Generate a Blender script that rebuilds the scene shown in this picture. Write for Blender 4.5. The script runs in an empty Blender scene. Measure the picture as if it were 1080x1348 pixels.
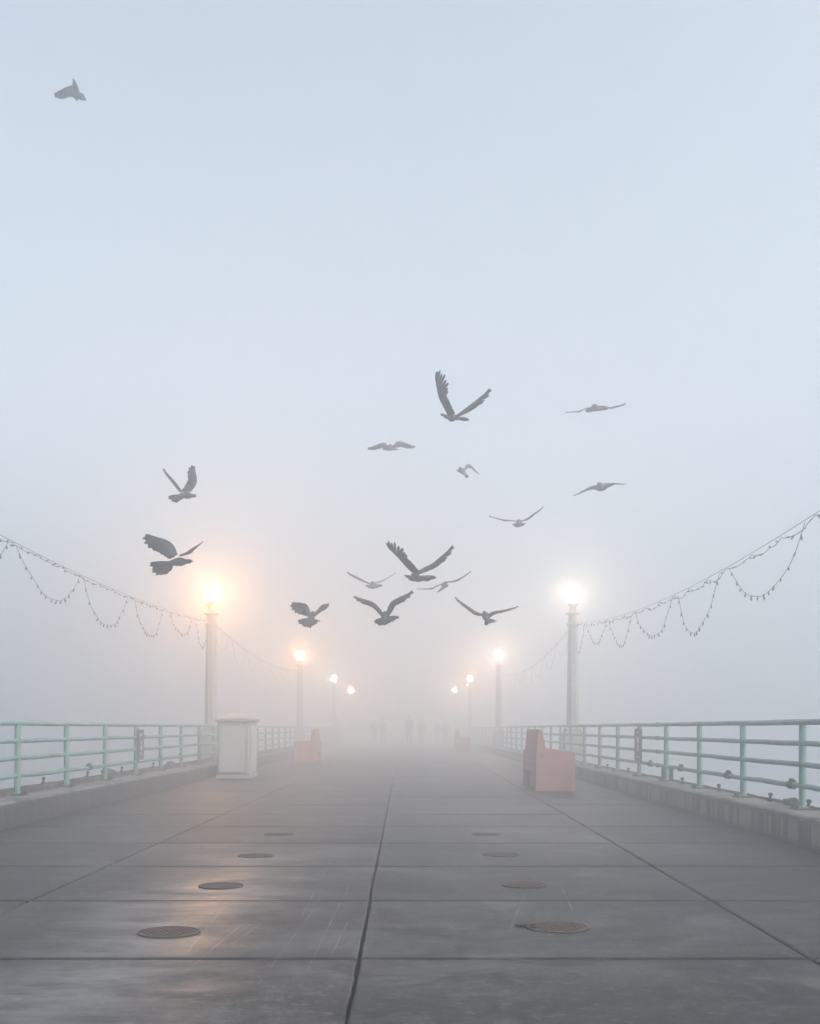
import bpy, bmesh, math, random
from mathutils import Vector, Matrix, noise
C = bpy.context.scene
COL = C.collection
R = math.radians
rnd = random.Random(7)

# ------------------------------------------------------------------ camera
F = 1500.0      # focal length in photo pixels (photo 1080 x 1348)
CH = 1.05       # camera height
VX, VY = 538.0, 959.0


def P(px, py, d):
    """photo pixel at distance d -> world point"""
    return Vector(((px - VX) * d / F, d, CH + (VY - py) * d / F))


cam_d = bpy.data.cameras.new('camera')
cam = bpy.data.objects.new('camera', cam_d)
COL.objects.link(cam)
cam.location = (0, 0, CH)
cam.rotation_euler = (R(90), 0, 0)
cam_d.sensor_fit = 'AUTO'
cam_d.sensor_width = 36
cam_d.lens = F / 1348 * 36
cam_d.shift_y = (VY - 674) / 1348
cam_d.shift_x = -(VX - 540) / 1348
cam_d.clip_end = 3000
C.camera = cam

# ------------------------------------------------------------------ render
C.render.engine = 'CYCLES'
cy = C.cycles
cy.use_denoising = True
try:
    cy.denoiser = 'OPENIMAGEDENOISE'
    cy.denoising_input_passes = 'RGB_ALBEDO_NORMAL'
except Exception:
    pass
cy.max_bounces = 6
cy.diffuse_bounces = 2
cy.glossy_bounces = 2
cy.volume_bounces = 3
cy.transparent_max_bounces = 8
cy.caustics_reflective = False
cy.caustics_refractive = False
cy.sample_clamp_indirect = 4.0
C.view_settings.view_transform = 'Standard'
C.view_settings.look = 'None'
C.view_settings.gamma = 1.0
C.view_settings.exposure = 1.6

# ------------------------------------------------------------------ helpers


def tag(o, label=None, cat=None, group=None, kind=None):
    if label:
        o['label'] = label
    if cat:
        o['category'] = cat
    if group:
        o['group'] = group
    if kind:
        o['kind'] = kind
    return o


def empty(name, loc=(0, 0, 0), rz=0.0):
    o = bpy.data.objects.new(name, None)
    o.empty_display_size = 0.2
    COL.objects.link(o)
    o.location = loc
    o.rotation_euler = (0, 0, rz)
    return o


def obj(name, bm, mats, parent=None, smooth=False):
    me = bpy.data.meshes.new(name)
    bmesh.ops.recalc_face_normals(bm, faces=bm.faces)
    bm.to_mesh(me)
    bm.free()
    for m in (mats if isinstance(mats, (list, tuple)) else [mats]):
        me.materials.append(m)
    if smooth:
        for p in me.polygons:
            p.use_smooth = True
    o = bpy.data.objects.new(name, me)
    COL.objects.link(o)
    if parent is not None:
        o.parent = parent
    return o


def copy_tree(o, parent=None):
    c = o.copy()
    COL.objects.link(c)
    if parent is not None:
        c.parent = parent
    for ch in list(o.children):
        copy_tree(ch, c)
    return c


def box(bm, x0, x1, y0, y1, z0, z1, bev=0.0, mi=0):
    r = bmesh.ops.create_cube(bm, size=1)
    vs = r['verts']
    for v in vs:
        v.co = Vector((x0 + (v.co.x + .5) * (x1 - x0), y0 + (v.co.y + .5) * (y1 - y0), z0 + (v.co.z + .5) * (z1 - z0)))
    fs = set(f for v in vs for f in v.link_faces)
    for f in fs:
        f.material_index = mi
    if bev > 0:
        es = list(set(e for v in vs for e in v.link_edges))
        bmesh.ops.bevel(bm, geom=es, offset=bev, segments=2, affect='EDGES', profile=.5)


def ring_tube(bm, pts, radii, n=8, cap=True, mi=0):
    """tube through points"""
    rings = []
    prev = None
    for i, p in enumerate(pts):
        p = Vector(p)
        a = Vector(pts[max(i - 1, 0)])
        b = Vector(pts[min(i + 1, len(pts) - 1)])
        t = (b - a).normalized()
        ref = Vector((0, 0, 1)) if abs(t.z) < .9 else Vector((1, 0, 0))
        if prev is not None:
            u = (prev - t * prev.dot(t))
            if u.length < 1e-6:
                u = t.cross(ref)
            u.normalize()
        else:
            u = t.cross(ref).normalized()
        prev = u
        w = t.cross(u)
        r = radii[i] if isinstance(radii, (list, tuple)) else radii
        rings.append([bm.verts.new(p + (u * math.cos(k * 2 * math.pi / n) + w * math.sin(k * 2 * math.pi / n)) * r) for k in range(n)])
    for a, b in zip(rings, rings[1:]):
        for k in range(n):
            f = bm.faces.new((a[k], a[(k + 1) % n], b[(k + 1) % n], b[k]))
            f.material_index = mi
    if cap:
        for rg in (rings[0][::-1], rings[-1]):
            f = bm.faces.new(rg)
            f.material_index = mi


def lathe(bm, prof, n=16, cx=0.0, cy_=0.0, mi=0, rot=0.0):
    """prof: list of (r, z)"""
    rings = []
    for r, z in prof:
        rings.append([bm.verts.new((cx + max(r, 1e-4) * math.cos(rot + k * 2 * math.pi / n), cy_ + max(r, 1e-4) * math.sin(rot + k * 2 * math.pi / n), z)) for k in range(n)])
    for a, b in zip(rings, rings[1:]):
        for k in range(n):
            f = bm.faces.new((a[k], a[(k + 1) % n], b[(k + 1) % n], b[k]))
            f.material_index = mi
    f = bm.faces.new(rings[0][::-1]); f.material_index = mi
    f = bm.faces.new(rings[-1]); f.material_index = mi


# ------------------------------------------------------------------ materials
class NT:
    def __init__(s, name):
        s.m = bpy.data.materials.new(name)
        s.m.use_nodes = True
        s.t = s.m.node_tree
        s.t.nodes.clear()
        s.out = s.t.nodes.new('ShaderNodeOutputMaterial')

    def n(s, typ, **kw):
        nd = s.t.nodes.new(typ)
        for k, v in kw.items():
            if k.startswith('i_'):
                nd.inputs[int(k[2:])].default_value = v
            else:
                setattr(nd, k, v)
        return nd

    def l(s, a, b):
        s.t.links.new(a, b)

    def math(s, op, a, b=None, clamp=False):
        nd = s.t.nodes.new('ShaderNodeMath')
        nd.operation = op
        nd.use_clamp = clamp
        for i, v in enumerate((a, b)):
            if v is None:
                continue
            if isinstance(v, (int, float)):
                nd.inputs[i].default_value = v
            else:
                s.l(v, nd.inputs[i])
        return nd.outputs[0]

    def mapping(s, scale=(1, 1, 1), loc=(0, 0, 0), rot=(0, 0, 0), coord='Object'):
        tc = s.n('ShaderNodeTexCoord')
        mp = s.n('ShaderNodeMapping')
        mp.inputs['Scale'].default_value = scale
        mp.inputs['Location'].default_value = loc
        mp.inputs['Rotation'].default_value = rot
        s.l(tc.outputs[coord], mp.inputs['Vector'])
        return mp.outputs[0]

    def noise(s, vec, scale=5, detail=4, rough=.55, dist=0.0):
        nd = s.n('ShaderNodeTexNoise')
        nd.inputs['Scale'].default_value = scale
        nd.inputs['Detail'].default_value = detail
        nd.inputs['Roughness'].default_value = rough
        nd.inputs['Distortion'].default_value = dist
        s.l(vec, nd.inputs['Vector'])
        return nd.outputs['Fac']

    def ramp(s, fac, stops):
        nd = s.n('ShaderNodeValToRGB')
        e = nd.color_ramp.elements
        while len(e) < len(stops):
            e.new(.5)
        for k, (p, c) in enumerate(stops):
            e[k].position = p
            e[k].color = (c, c, c, 1) if isinstance(c, (int, float)) else (*c, 1)
        s.l(fac, nd.inputs[0])
        return nd.outputs[0]

    def mix(s, fac, a, b, blend='MIX'):
        nd = s.n('ShaderNodeMix', data_type='RGBA', blend_type=blend)
        for i, v in ((0, fac), (6, a), (7, b)):
            if isinstance(v, (int, float)):
                nd.inputs[i].default_value = v
            elif isinstance(v, tuple):
                nd.inputs[i].default_value = (*v, 1)
            else:
                s.l(v, nd.inputs[i])
        return nd.outputs[2]

    def bsdf(s, col, rough=.6, spec=.5, metal=0.0, normal=None):
        b = s.n('ShaderNodeBsdfPrincipled')
        for k, v in (('Base Color', col), ('Roughness', rough), ('Specular IOR Level', spec), ('Metallic', metal)):
            if isinstance(v, tuple):
                b.inputs[k].default_value = (*v, 1)
            elif isinstance(v, (int, float)):
                b.inputs[k].default_value = v
            else:
                s.l(v, b.inputs[k])
        if normal is not None:
            s.l(normal, b.inputs['Normal'])
        s.l(b.outputs[0], s.out.inputs['Surface'])
        return b

    def bump(s, h, strength=.3, dist=.01):
        nd = s.n('ShaderNodeBump')
        nd.inputs['Strength'].default_value = strength
        nd.inputs['Distance'].default_value = dist
        s.l(h, nd.inputs['Height'])
        return nd.outputs[0]


def simple(name, col, rough=.6, spec=.4, metal=0.0, var=.25, scale=9, bump=.15, dirt=None, dirt_amt=.5):
    t = NT(name)
    v = t.mapping()
    n1 = t.noise(v, scale, 5)
    n2 = t.noise(v, scale * 6, 3)
    a = tuple(c * (1 - var) for c in col)
    b = tuple(min(1, c * (1 + var)) for c in col)
    c = t.mix(t.ramp(n1, [(.3, 0), (.7, 1)]), a, b)
    if dirt:
        c = t.mix(t.math('MULTIPLY', t.ramp(t.noise(v, scale * .7, 6, .65), [(.5, 0), (.68, 1)]), dirt_amt), c, dirt)
    t.bsdf(c, rough, spec, metal, t.bump(n2, bump, .01))
    return t.m


M = {}
M['mint'] = simple('mint_paint', (.125, .235, .20), .5, .35, var=.2, scale=5, dirt=(.09, .06, .04), dirt_amt=.55)
M['rust'] = simple('rusty_steel', (.035, .026, .02), .8, .2, var=.5, scale=20, bump=.4)
M['dark'] = simple('dark_fitting', (.025, .027, .03), .6, .3, var=.3)
M['post'] = simple('lamp_post_concrete', (.27, .26, .24), .85, .2, var=.1, scale=6)
M['pink'] = simple('pink_concrete', (.29, .135, .118), .8, .2, var=.22, scale=5, bump=.25, dirt=(.19, .085, .07), dirt_amt=.5)
M['hole'] = simple('hole_black', (.02, .015, .015), .9, .1)
M['cab'] = simple('cabinet_paint', (.27, .262, .25), .6, .3, var=.06, scale=3, dirt=(.25, .22, .18), dirt_amt=.3)
M['cab2'] = simple('cabinet_panel_paint', (.33, .33, .32), .55, .3, var=.05, scale=3, dirt=(.3, .27, .22), dirt_amt=.3)
M['cabcap'] = simple('cabinet_cap_paint', (.24, .20, .185), .6, .3, var=.08, scale=3)
M['signbg'] = simple('sign_dark_blue', (.028, .032, .055), .5, .4, var=.15)
M['signfg'] = simple('sign_white', (.55, .55, .55), .5, .4, var=.05)
M['iron'] = simple('cast_iron', (.068, .046, .037), .65, .35, var=.4, scale=25, bump=.5, dirt=(.10, .056, .040), dirt_amt=.8)
M['ironring'] = simple('cast_iron_ring', (.040, .032, .028), .6, .4, var=.3, scale=25, bump=.4)
M['ledge'] = simple('weathered_ledge', (.055, .040, .033), .85, .2, var=.4, scale=8, bump=.4, dirt=(.22, .21, .2), dirt_amt=.5)
M['wire'] = simple('black_wire', (.03, .03, .032), .6, .3, var=.1)
M['bulb'] = simple('unlit_bulb', (.06, .06, .065), .25, .6, var=.1)
M['skin'] = simple('skin', (.36, .2, .14), .6, .3, var=.05)
M['jacket'] = simple('dark_jacket', (.03, .035, .045), .9, .1, var=.2)
M['jacket2'] = simple('grey_jacket', (.06, .06, .065), .9, .1, var=.2)
M['trousers'] = simple('dark_trousers', (.02, .022, .03), .9, .1, var=.2)
M['shoe'] = simple('shoe', (.02, .02, .02), .7, .2, var=.2)
M['hair'] = simple('hair', (.02, .014, .01), .7, .3, var=.2)


def deck_mat():
    t = NT('damp_concrete_deck')
    v = t.mapping()
    vs = t.mapping(scale=(.7, 1.9, 1))          # broom finish, across the pier
    big = t.noise(v, .55, 5, .6, .4)
    mid = t.noise(v, 2.3, 6, .62, .3)
    streak = t.noise(vs, 2.2, 6, .65, .4)
    fine = t.noise(v, 55, 5, .7)
    broom = t.noise(t.mapping(scale=(3, 60, 1)), 1.0, 3, .6)
    c = t.mix(t.ramp(big, [(.38, 0), (.62, 1)]), (.016, .017, .018), (.060, .060, .059))
    c = t.mix(t.math('MULTIPLY', t.ramp(streak, [(.46, 0), (.60, 1)]), .8), c, (.015, .0155, .0165))
    c = t.mix(t.math('MULTIPLY', t.ramp(mid, [(.50, 0), (.66, 1)]), .6), c, (.09, .09, .088))
    c = t.mix(t.math('MULTIPLY', t.ramp(fine, [(.46, 0), (.54, 1)]), .55), c, (.010, .010, .0105))
    # pitted cement skin: pale worn flecks and dark damp pores, a few centimetres across
    pit = t.noise(t.mapping(scale=(.9, 1.1, 1), loc=(5, 2, 0)), 13.0, 9, .75, .2)
    c = t.mix(t.math('MULTIPLY', t.ramp(pit, [(.55, 0), (.60, 1)]), .42), c, (.115, .114, .112))
    c = t.mix(t.math('MULTIPLY', t.ramp(pit, [(.36, 1), (.45, 0)]), .75), c, (.008, .008, .0085))
    # long dark stains left by water lying along the joints
    sepy = t.n('ShaderNodeSeparateXYZ')
    t.l(v, sepy.inputs[0])
    ph = t.math('FRACT', t.math('DIVIDE', t.math('SUBTRACT', sepy.outputs[1], 5.21 - 1.75 * 8), 1.75))
    jd = t.math('MULTIPLY', t.math('MINIMUM', ph, t.math('SUBTRACT', 1.0, ph)), 1.75)
    jd = t.math('ADD', jd, t.math('MULTIPLY', t.math('SUBTRACT', t.noise(t.mapping(scale=(1.2, 3, 1)), 1.6, 5, .65), .5), .35))
    c = t.mix(t.math('MULTIPLY', t.ramp(jd, [(.0, 1), (.12, 0)]), .6), c, (.012, .012, .0125))
    # blots of old gum and spills
    vor = t.n('ShaderNodeTexVoronoi')
    vor.inputs['Scale'].default_value = 1.9
    t.l(v, vor.inputs['Vector'])
    spot = t.ramp(vor.outputs['Distance'], [(.035, 1), (.06, 0)])
    c = t.mix(t.math('MULTIPLY', spot, .75), c, (.012, .012, .012))
    # sand-coloured dust in the middle of the walk
    dust = t.noise(t.mapping(loc=(3.3, 1.7, 0)), 1.1, 6, .7, .6)
    c = t.mix(t.math('MULTIPLY', t.ramp(dust, [(.52, 0), (.66, 1)]), .5), c, (.10, .099, .096))
    sep = t.n('ShaderNodeSeparateXYZ')
    t.l(v, sep.inputs[0])
    X, Y = sep.outputs[0], sep.outputs[1]
    ck = t.n('ShaderNodeTexVoronoi', feature='DISTANCE_TO_EDGE')
    ck.inputs['Scale'].default_value = .42
    wv = t.n('ShaderNodeVectorMath', operation='ADD')
    nz = t.n('ShaderNodeTexNoise')
    nz.inputs['Scale'].default_value = 1.3
    nz.inputs['Detail'].default_value = 6
    t.l(v, nz.inputs['Vector'])
    t.l(v, wv.inputs[0])
    t.l(nz.outputs['Color'], wv.inputs[1])
    t.l(wv.outputs[0], ck.inputs['Vector'])
    crack = t.math('MULTIPLY', t.ramp(ck.outputs['Distance'], [(.0015, 1), (.004, 0)]), t.ramp(t.noise(v, .6, 2), [(.5, 0), (.56, 1)]))
    c = t.mix(t.math('MULTIPLY', crack, .8), c, (.008, .008, .008))
    wn = t.n('ShaderNodeTexWhiteNoise', noise_dimensions='3D')
    cmb = t.n('ShaderNodeCombineXYZ')
    t.l(t.math('FLOOR', t.math('DIVIDE', t.math('SUBTRACT', sepy.outputs[1], 5.21 - 1.75 * 8), 1.75)), cmb.inputs[1])
    col_ = t.math('ADD', t.math('GREATER_THAN', sepy.outputs[0], -2.28), t.math('ADD', t.math('GREATER_THAN', sepy.outputs[0], -.26), t.math('GREATER_THAN', sepy.outputs[0], 1.88)))
    t.l(col_, cmb.inputs[0])
    t.l(cmb.outputs[0], wn.inputs['Vector'])
    sl = t.math('ADD', .78, t.math('MULTIPLY', wn.outputs['Value'], .5))
    c = t.mix(1.0, c, sl, 'MULTIPLY')
    # gutter grime plus contact shade, painted dark along both kerbs
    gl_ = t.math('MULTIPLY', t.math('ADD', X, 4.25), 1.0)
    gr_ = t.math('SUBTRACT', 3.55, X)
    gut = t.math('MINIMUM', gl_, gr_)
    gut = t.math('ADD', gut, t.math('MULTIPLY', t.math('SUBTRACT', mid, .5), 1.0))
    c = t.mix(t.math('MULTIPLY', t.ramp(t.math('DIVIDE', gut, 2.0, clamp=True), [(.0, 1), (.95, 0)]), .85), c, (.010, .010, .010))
    # worn damp track on the left half: smoother surface there
    wob = t.math('MULTIPLY', t.math('SUBTRACT', t.noise(v, 1.6, 4), .5), .6)
    dx = t.math('ABSOLUTE', t.math('ADD', t.math('ADD', X, 1.30), wob))
    track = t.math('SUBTRACT', 1.0, t.math('DIVIDE', dx, .65), clamp=True)
    track = t.math('MULTIPLY', track, t.ramp(t.math('MULTIPLY', Y, .05), [(.36, 1), (.50, .05)]))
    track = t.math('MULTIPLY', track, t.ramp(streak, [(.42, 1), (.64, .3)]))
    # scratches: thin line segments polished into the concrete
    scr = None
    for (x0, y0, x1, y1, w) in ((-1.03, 5.1, -1.10, 7.05, .004), (-.98, 4.7, -.78, 8.0, .004), (-.86, 5.55, -.78, 6.3, .006), (-.44, 5.0, -.40, 7.6, .004),
                                (-.36, 5.2, -.33, 6.2, .005), (-.62, 4.7, -.55, 6.6, .003), (-.60, 6.4, -.62, 9.2, .004), (.52, 5.9, .80, 7.6, .004),
                                (.70, 6.3, 1.15, 5.7, .005), (.95, 6.6, 1.02, 7.6, .005), (-.50, 5.9, -.22, 5.95, .004)):
        L2 = (x1 - x0) ** 2 + (y1 - y0) ** 2
        px = t.math('SUBTRACT', X, x0)
        py = t.math('SUBTRACT', Y, y0)
        h = t.math('DIVIDE', t.math('ADD', t.math('MULTIPLY', px, x1 - x0), t.math('MULTIPLY', py, y1 - y0)), L2, clamp=True)
        ex = t.math('SUBTRACT', px, t.math('MULTIPLY', h, x1 - x0))
        ey = t.math('SUBTRACT', py, t.math('MULTIPLY', h, y1 - y0))
        dd = t.math('SQRT', t.math('ADD', t.math('MULTIPLY', ex, ex), t.math('MULTIPLY', ey, ey)))
        m = t.math('SUBTRACT', 1.0, t.math('DIVIDE', dd, w), clamp=True)
        scr = m if scr is None else t.math('MAXIMUM', scr, m)
    scr = t.math('MULTIPLY', scr, t.ramp(t.noise(v, 3, 5), [(.36, .0), (.75, 1)]))
    c = t.mix(t.math('MULTIPLY', scr, .32), c, (.15, .147, .14))
    rough = t.math('SUBTRACT', t.math('ADD', .50, t.math('MULTIPLY', t.math('SUBTRACT', mid, .5), .35)), t.math('MULTIPLY', track, .20))
    rough = t.math('SUBTRACT', rough, t.math('MULTIPLY', scr, .2), clamp=True)
    spec = t.math('ADD', .10, t.math('MULTIPLY', track, .85))
    spec = t.math('ADD', spec, t.math('MULTIPLY', scr, .6), clamp=True)
    h = t.math('ADD', t.math('MULTIPLY', fine, .5), t.math('ADD', t.math('MULTIPLY', broom, .5), t.math('MULTIPLY', mid, .8)))
    t.bsdf(c, rough, spec, 0.0, t.bump(h, .35, .006))
    return t.m


def kerb_mat():
    t = NT('kerb_concrete')
    v = t.mapping()
    n1 = t.noise(v, 2.2, 6, .6)
    c = t.mix(t.ramp(n1, [(.3, 0), (.7, 1)]), (.014, .0135, .0125), (.030, .0285, .026))
    st = t.noise(t.mapping(scale=(1, 7.5, .35)), 1.0, 4, .7)
    zone = t.noise(t.mapping(scale=(1, .35, 1)), 1.0, 2)
    m = t.math('MULTIPLY', t.ramp(st, [(.47, 0), (.52, 1)]), t.ramp(zone, [(.30, .15), (.5, 1)]))
    geo = t.n('ShaderNodeNewGeometry')
    sp = t.n('ShaderNodeSeparateXYZ')
    t.l(geo.outputs['True Normal'], sp.inputs[0])
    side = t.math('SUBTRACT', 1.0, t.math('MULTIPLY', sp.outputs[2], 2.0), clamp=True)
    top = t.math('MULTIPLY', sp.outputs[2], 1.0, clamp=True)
    sep = t.n('ShaderNodeSeparateXYZ')
    t.l(v, sep.inputs[0])
    below = t.ramp(sep.outputs[2], [(.02, .2), (.06, 1), (.195, 1), (.24, 0)])
    left = t.math('GREATER_THAN', sep.outputs[0], 0.0)
    m = t.math('MULTIPLY', t.math('MULTIPLY', m, side), below)
    m = t.math('MULTIPLY', m, t.math('ADD', .22, t.math('MULTIPLY', left, .68)))
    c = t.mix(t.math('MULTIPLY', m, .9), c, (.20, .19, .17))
    # pale top: droppings, plus wet sky sheen painted into the colour
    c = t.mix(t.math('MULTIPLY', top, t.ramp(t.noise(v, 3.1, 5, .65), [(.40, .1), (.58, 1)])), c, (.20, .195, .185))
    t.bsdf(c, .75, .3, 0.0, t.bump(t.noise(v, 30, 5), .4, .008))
    return t.m


def water_mat():
    t = NT('sea_water')
    v = t.mapping()
    n = t.noise(v, .35, 6, .6)
    t.bsdf((.02, .035, .04), .2, .5, 0.0, t.bump(n, .6, .5))
    return t.m


def bird_mat():
    t = NT('pigeon_plumage')
    at = t.n('ShaderNodeAttribute', attribute_name='Col')
    n = t.noise(t.mapping(), 60, 4, .6)
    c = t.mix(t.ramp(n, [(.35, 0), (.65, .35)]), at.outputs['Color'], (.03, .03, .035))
    t.bsdf(c, .75, .25, 0.0, t.bump(n, .2, .004))
    return t.m


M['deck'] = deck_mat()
M['joint'] = simple('joint_dirt', (.012, .0115, .011), .95, .05, var=.3)
M['kerb'] = kerb_mat()
M['water'] = water_mat()
M['bird'] = bird_mat()


def glow(name, col, strength):
    t = NT(name)
    e = t.n('ShaderNodeEmission')
    e.inputs[0].default_value = (*col, 1)
    e.inputs[1].default_value = strength
    t.l(e.outputs[0], t.out.inputs['Surface'])
    return t.m


# ------------------------------------------------------------------ light
w = bpy.data.worlds.new('World')
C.world = w
w.use_nodes = True
wt = w.node_tree
wt.nodes.clear()
SUN_EL, SUN_AZ = R(40), R(128)
sky = wt.nodes.new('ShaderNodeTexSky')
sky.sky_type = 'NISHITA'
sky.sun_disc = False
sky.sun_elevation = SUN_EL
sky.sun_rotation = SUN_AZ
sky.air_density = 1
sky.dust_density = 5
sky.ozone_density = 3
bg = wt.nodes.new('ShaderNodeBackground')
bg.inputs[1].default_value = .10
wo = wt.nodes.new('ShaderNodeOutputWorld')
hs_ = wt.nodes.new('ShaderNodeHueSaturation')
hs_.inputs['Hue'].default_value = .486
hs_.inputs['Saturation'].default_value = 0.42      # a veiled, milky dawn sky
wt.links.new(sky.outputs[0], hs_.inputs['Color'])
wt.links.new(hs_.outputs[0], bg.inputs[0])
wt.links.new(bg.outputs[0], wo.inputs[0])
sd = bpy.data.lights.new('sun', 'SUN')
sd.energy = 0.5
sd.angle = R(50)
sd.color = (1.0, .95, .9)
so = bpy.data.objects.new('sun', sd)
COL.objects.link(so)
# sun_rotation is measured clockwise from +Y
sv = Vector((math.sin(SUN_AZ) * math.cos(SUN_EL), math.cos(SUN_AZ) * math.cos(SUN_EL), math.sin(SUN_EL)))
so.rotation_euler = (-sv).to_track_quat('-Z', 'Y').to_euler()

# ------------------------------------------------------------------ haze
WATER_Z = -7.0
t = NT('sea_fog')
pv = t.n('ShaderNodeVolumePrincipled')
pv.inputs['Color'].default_value = (.945, .970, .990, 1)
pv.inputs['Density'].default_value = .038
pv.inputs['Anisotropy'].default_value = .74
t.l(pv.outputs[0], t.out.inputs['Volume'])
bm = bmesh.new()
box(bm, -260, 260, -60, 360, WATER_Z - 1.0, 10.6)
hz = obj('haze', bm, t.m)
tag(hz, kind='stuff')
try:
    t.m.cycles.homogeneous_volume = True
except Exception:
    pass

# ------------------------------------------------------------------ water, deck, kerbs
bm = bmesh.new()
vs = [bm.verts.new(p) for p in ((-255, -55, WATER_Z), (255, -55, WATER_Z), (255, 355, WATER_Z), (-255, 355, WATER_Z))]
bm.faces.new(vs)
tag(obj('water', bm, M['water']), kind='structure')

KL, KR = -4.20, 3.50      # inner kerb faces
YEND = 150.0


def jl(d):
    return -2.32 + .0067 * max(min(d, 24) - 7, -9)


def jc(d):
    return -.226 - .0052 * max(min(d, 24) - 4.7, -7) + (.009 * noise.noise(Vector((d * .7, 3.1, 0))) if d < 30 else 0)


def jr(d):
    return 1.845 + .0086 * max(min(d, 24) - 5.5, -8)


def slab(bm, fx0, fx1, d0, d1, g0, g1, n, rough0, rough1, z):
    """one cast slab: top sheet with worn edges and skirts; fx0/fx1 give the side lines"""
    def hn(a, b):
        return noise.noise(Vector((a * 13.7, b * 7.3, 1.7)))
    rows = []
    for i in range(n + 1):
        tt = i / n
        d = d0 + (d1 - d0) * tt
        xa = fx0(d) + g0 + rough0 * (hn(d, 1.0) + .7 * hn(d * 3.1, 2.0))
        xb = fx1(d) - g1 + rough1 * (hn(d, 3.0) + .7 * hn(d * 3.1, 4.0))
        rows.append((xa, xb, d))
    m = max(2, n // 2)
    b = .010

    def ring(ins, dz):
        pts = []
        for (xa, xb, d) in rows:
            pts.append((xa + ins, max(min(d, d1 - ins), d0 + ins), z + dz))
        for k in range(1, m):
            s = k / m
            xa, xb, d = rows[-1]
            pts.append((xa + (xb - xa) * s, d1 - ins + .004 * hn(xa + (xb - xa) * s, d1), z + dz))
        for (xa, xb, d) in reversed(rows):
            pts.append((xb - ins, max(min(d, d1 - ins), d0 + ins), z + dz))
        for k in range(1, m):
            s = 1 - k / m
            xa, xb, d = rows[0]
            pts.append((xa + (xb - xa) * s, d0 + ins + .004 * hn(xa + (xb - xa) * s, d0 + 9), z + dz))
        return [bm.verts.new(p) for p in pts]
    top, mid, low = ring(b, 0), ring(0, -.007), ring(0, -.034)
    bm.faces.new(top)
    k = len(top)
    for A, B in ((top, mid), (mid, low)):
        for i in range(k):
            bm.faces.new((A[i], B[i], B[(i + 1) % k], A[(i + 1) % k]))


bm = bmesh.new()
d = 5.21 - 1.75 * 7
while d < YEND:
    near = -3 < d < 32
    n = 14 if near else 2
    rg = .006 if near else 0
    gx = .016
    lines = [(lambda q: KL, 0.0, 0.0), (jl, .0085, .0015), (jc, .0095, .0065), (jr, .0085, .0015), (lambda q: KR, 0.0, 0.0)]
    for a, b_ in zip(lines, lines[1:]):
        slab(bm, a[0], b_[0], d + gx, d + 1.75 - gx, a[1], b_[1], n, a[2] if near else 0, b_[2] if near else 0, rnd.uniform(-.0035, 0))
    d += 1.75
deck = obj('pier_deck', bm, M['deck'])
tag(deck, kind='structure')
bm = bmesh.new()
box(bm, KL - .6, KR + .55, -9, YEND, -.55, -.026)
sub = obj('deck_slab', bm, M['joint'])
tag(sub, kind='structure')

# kerbs: one profile swept along the pier, with a wavering hand-cast edge


def kerb(name, xi, sgn, wid, parts):
    bm = bmesh.new()
    prof = [(0, -.02), (.004, .225), (.012, .255), (.035, .27), (wid, .27), (wid, -.02)]
    prev = None
    y = -9.0
    while y <= YEND + .01:
        st = .35 if y < 40 else 6.0
        jit = .006 * noise.noise(Vector((y * .8, sgn * 4.0, 0)))
        jz = .005 * noise.noise(Vector((y * 1.1, sgn * 9.0, 2)))
        ring = [bm.verts.new((xi + sgn * (a + (jit if 0 < i < 4 else 0)), y, b + (jz if 0 < i < 5 else 0))) for i, (a, b) in enumerate(prof)]
        if prev:
            for i in range(len(prof)):
                bm.faces.new((prev[i], prev[(i + 1) % len(prof)], ring[(i + 1) % len(prof)], ring[i]))
        else:
            bm.faces.new(ring)
        prev = ring
        y += st
    bm.faces.new(prev[::-1])
    o = obj(name, bm, M['kerb'])
    tag(o, kind='structure')
    for (a0, a1, z1, mat) in parts:
        b2 = bmesh.new()
        yy = -9.0
        prev = None
        while yy <= YEND:
            st = .3 if yy < 40 else 6.0
            jz = .010 * noise.noise(Vector((yy * 2.3, sgn * 5.0, 7)))
            jx = .008 * noise.noise(Vector((yy * 1.9, sgn * 2.0, 3)))
            q = [b2.verts.new(p) for p in ((xi + sgn * (a0 + jx), yy, .262), (xi + sgn * (a0 + .012 + jx), yy, z1 + jz), (xi + sgn * a1, yy, z1 + jz), (xi + sgn * a1, yy, .262))]
            if prev:
                for i in range(4):
                    b2.faces.new((prev[i], prev[(i + 1) % 4], q[(i + 1) % 4], q[i]))
            else:
                b2.faces.new(q)
            prev = q
            yy += st
        b2.faces.new(prev[::-1])
        lo = obj('ledge', b2, mat, o)
    return o


kerb('kerb_left', KL, -1, .56, [(.42, .55, .342, M['ledge'])])
kerb('kerb_right', KR, 1, .47, [(.40, .46, .292, M['ledge'])])

# ------------------------------------------------------------------ railings
RZ = [1.11, .905, .70, .492]


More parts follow.
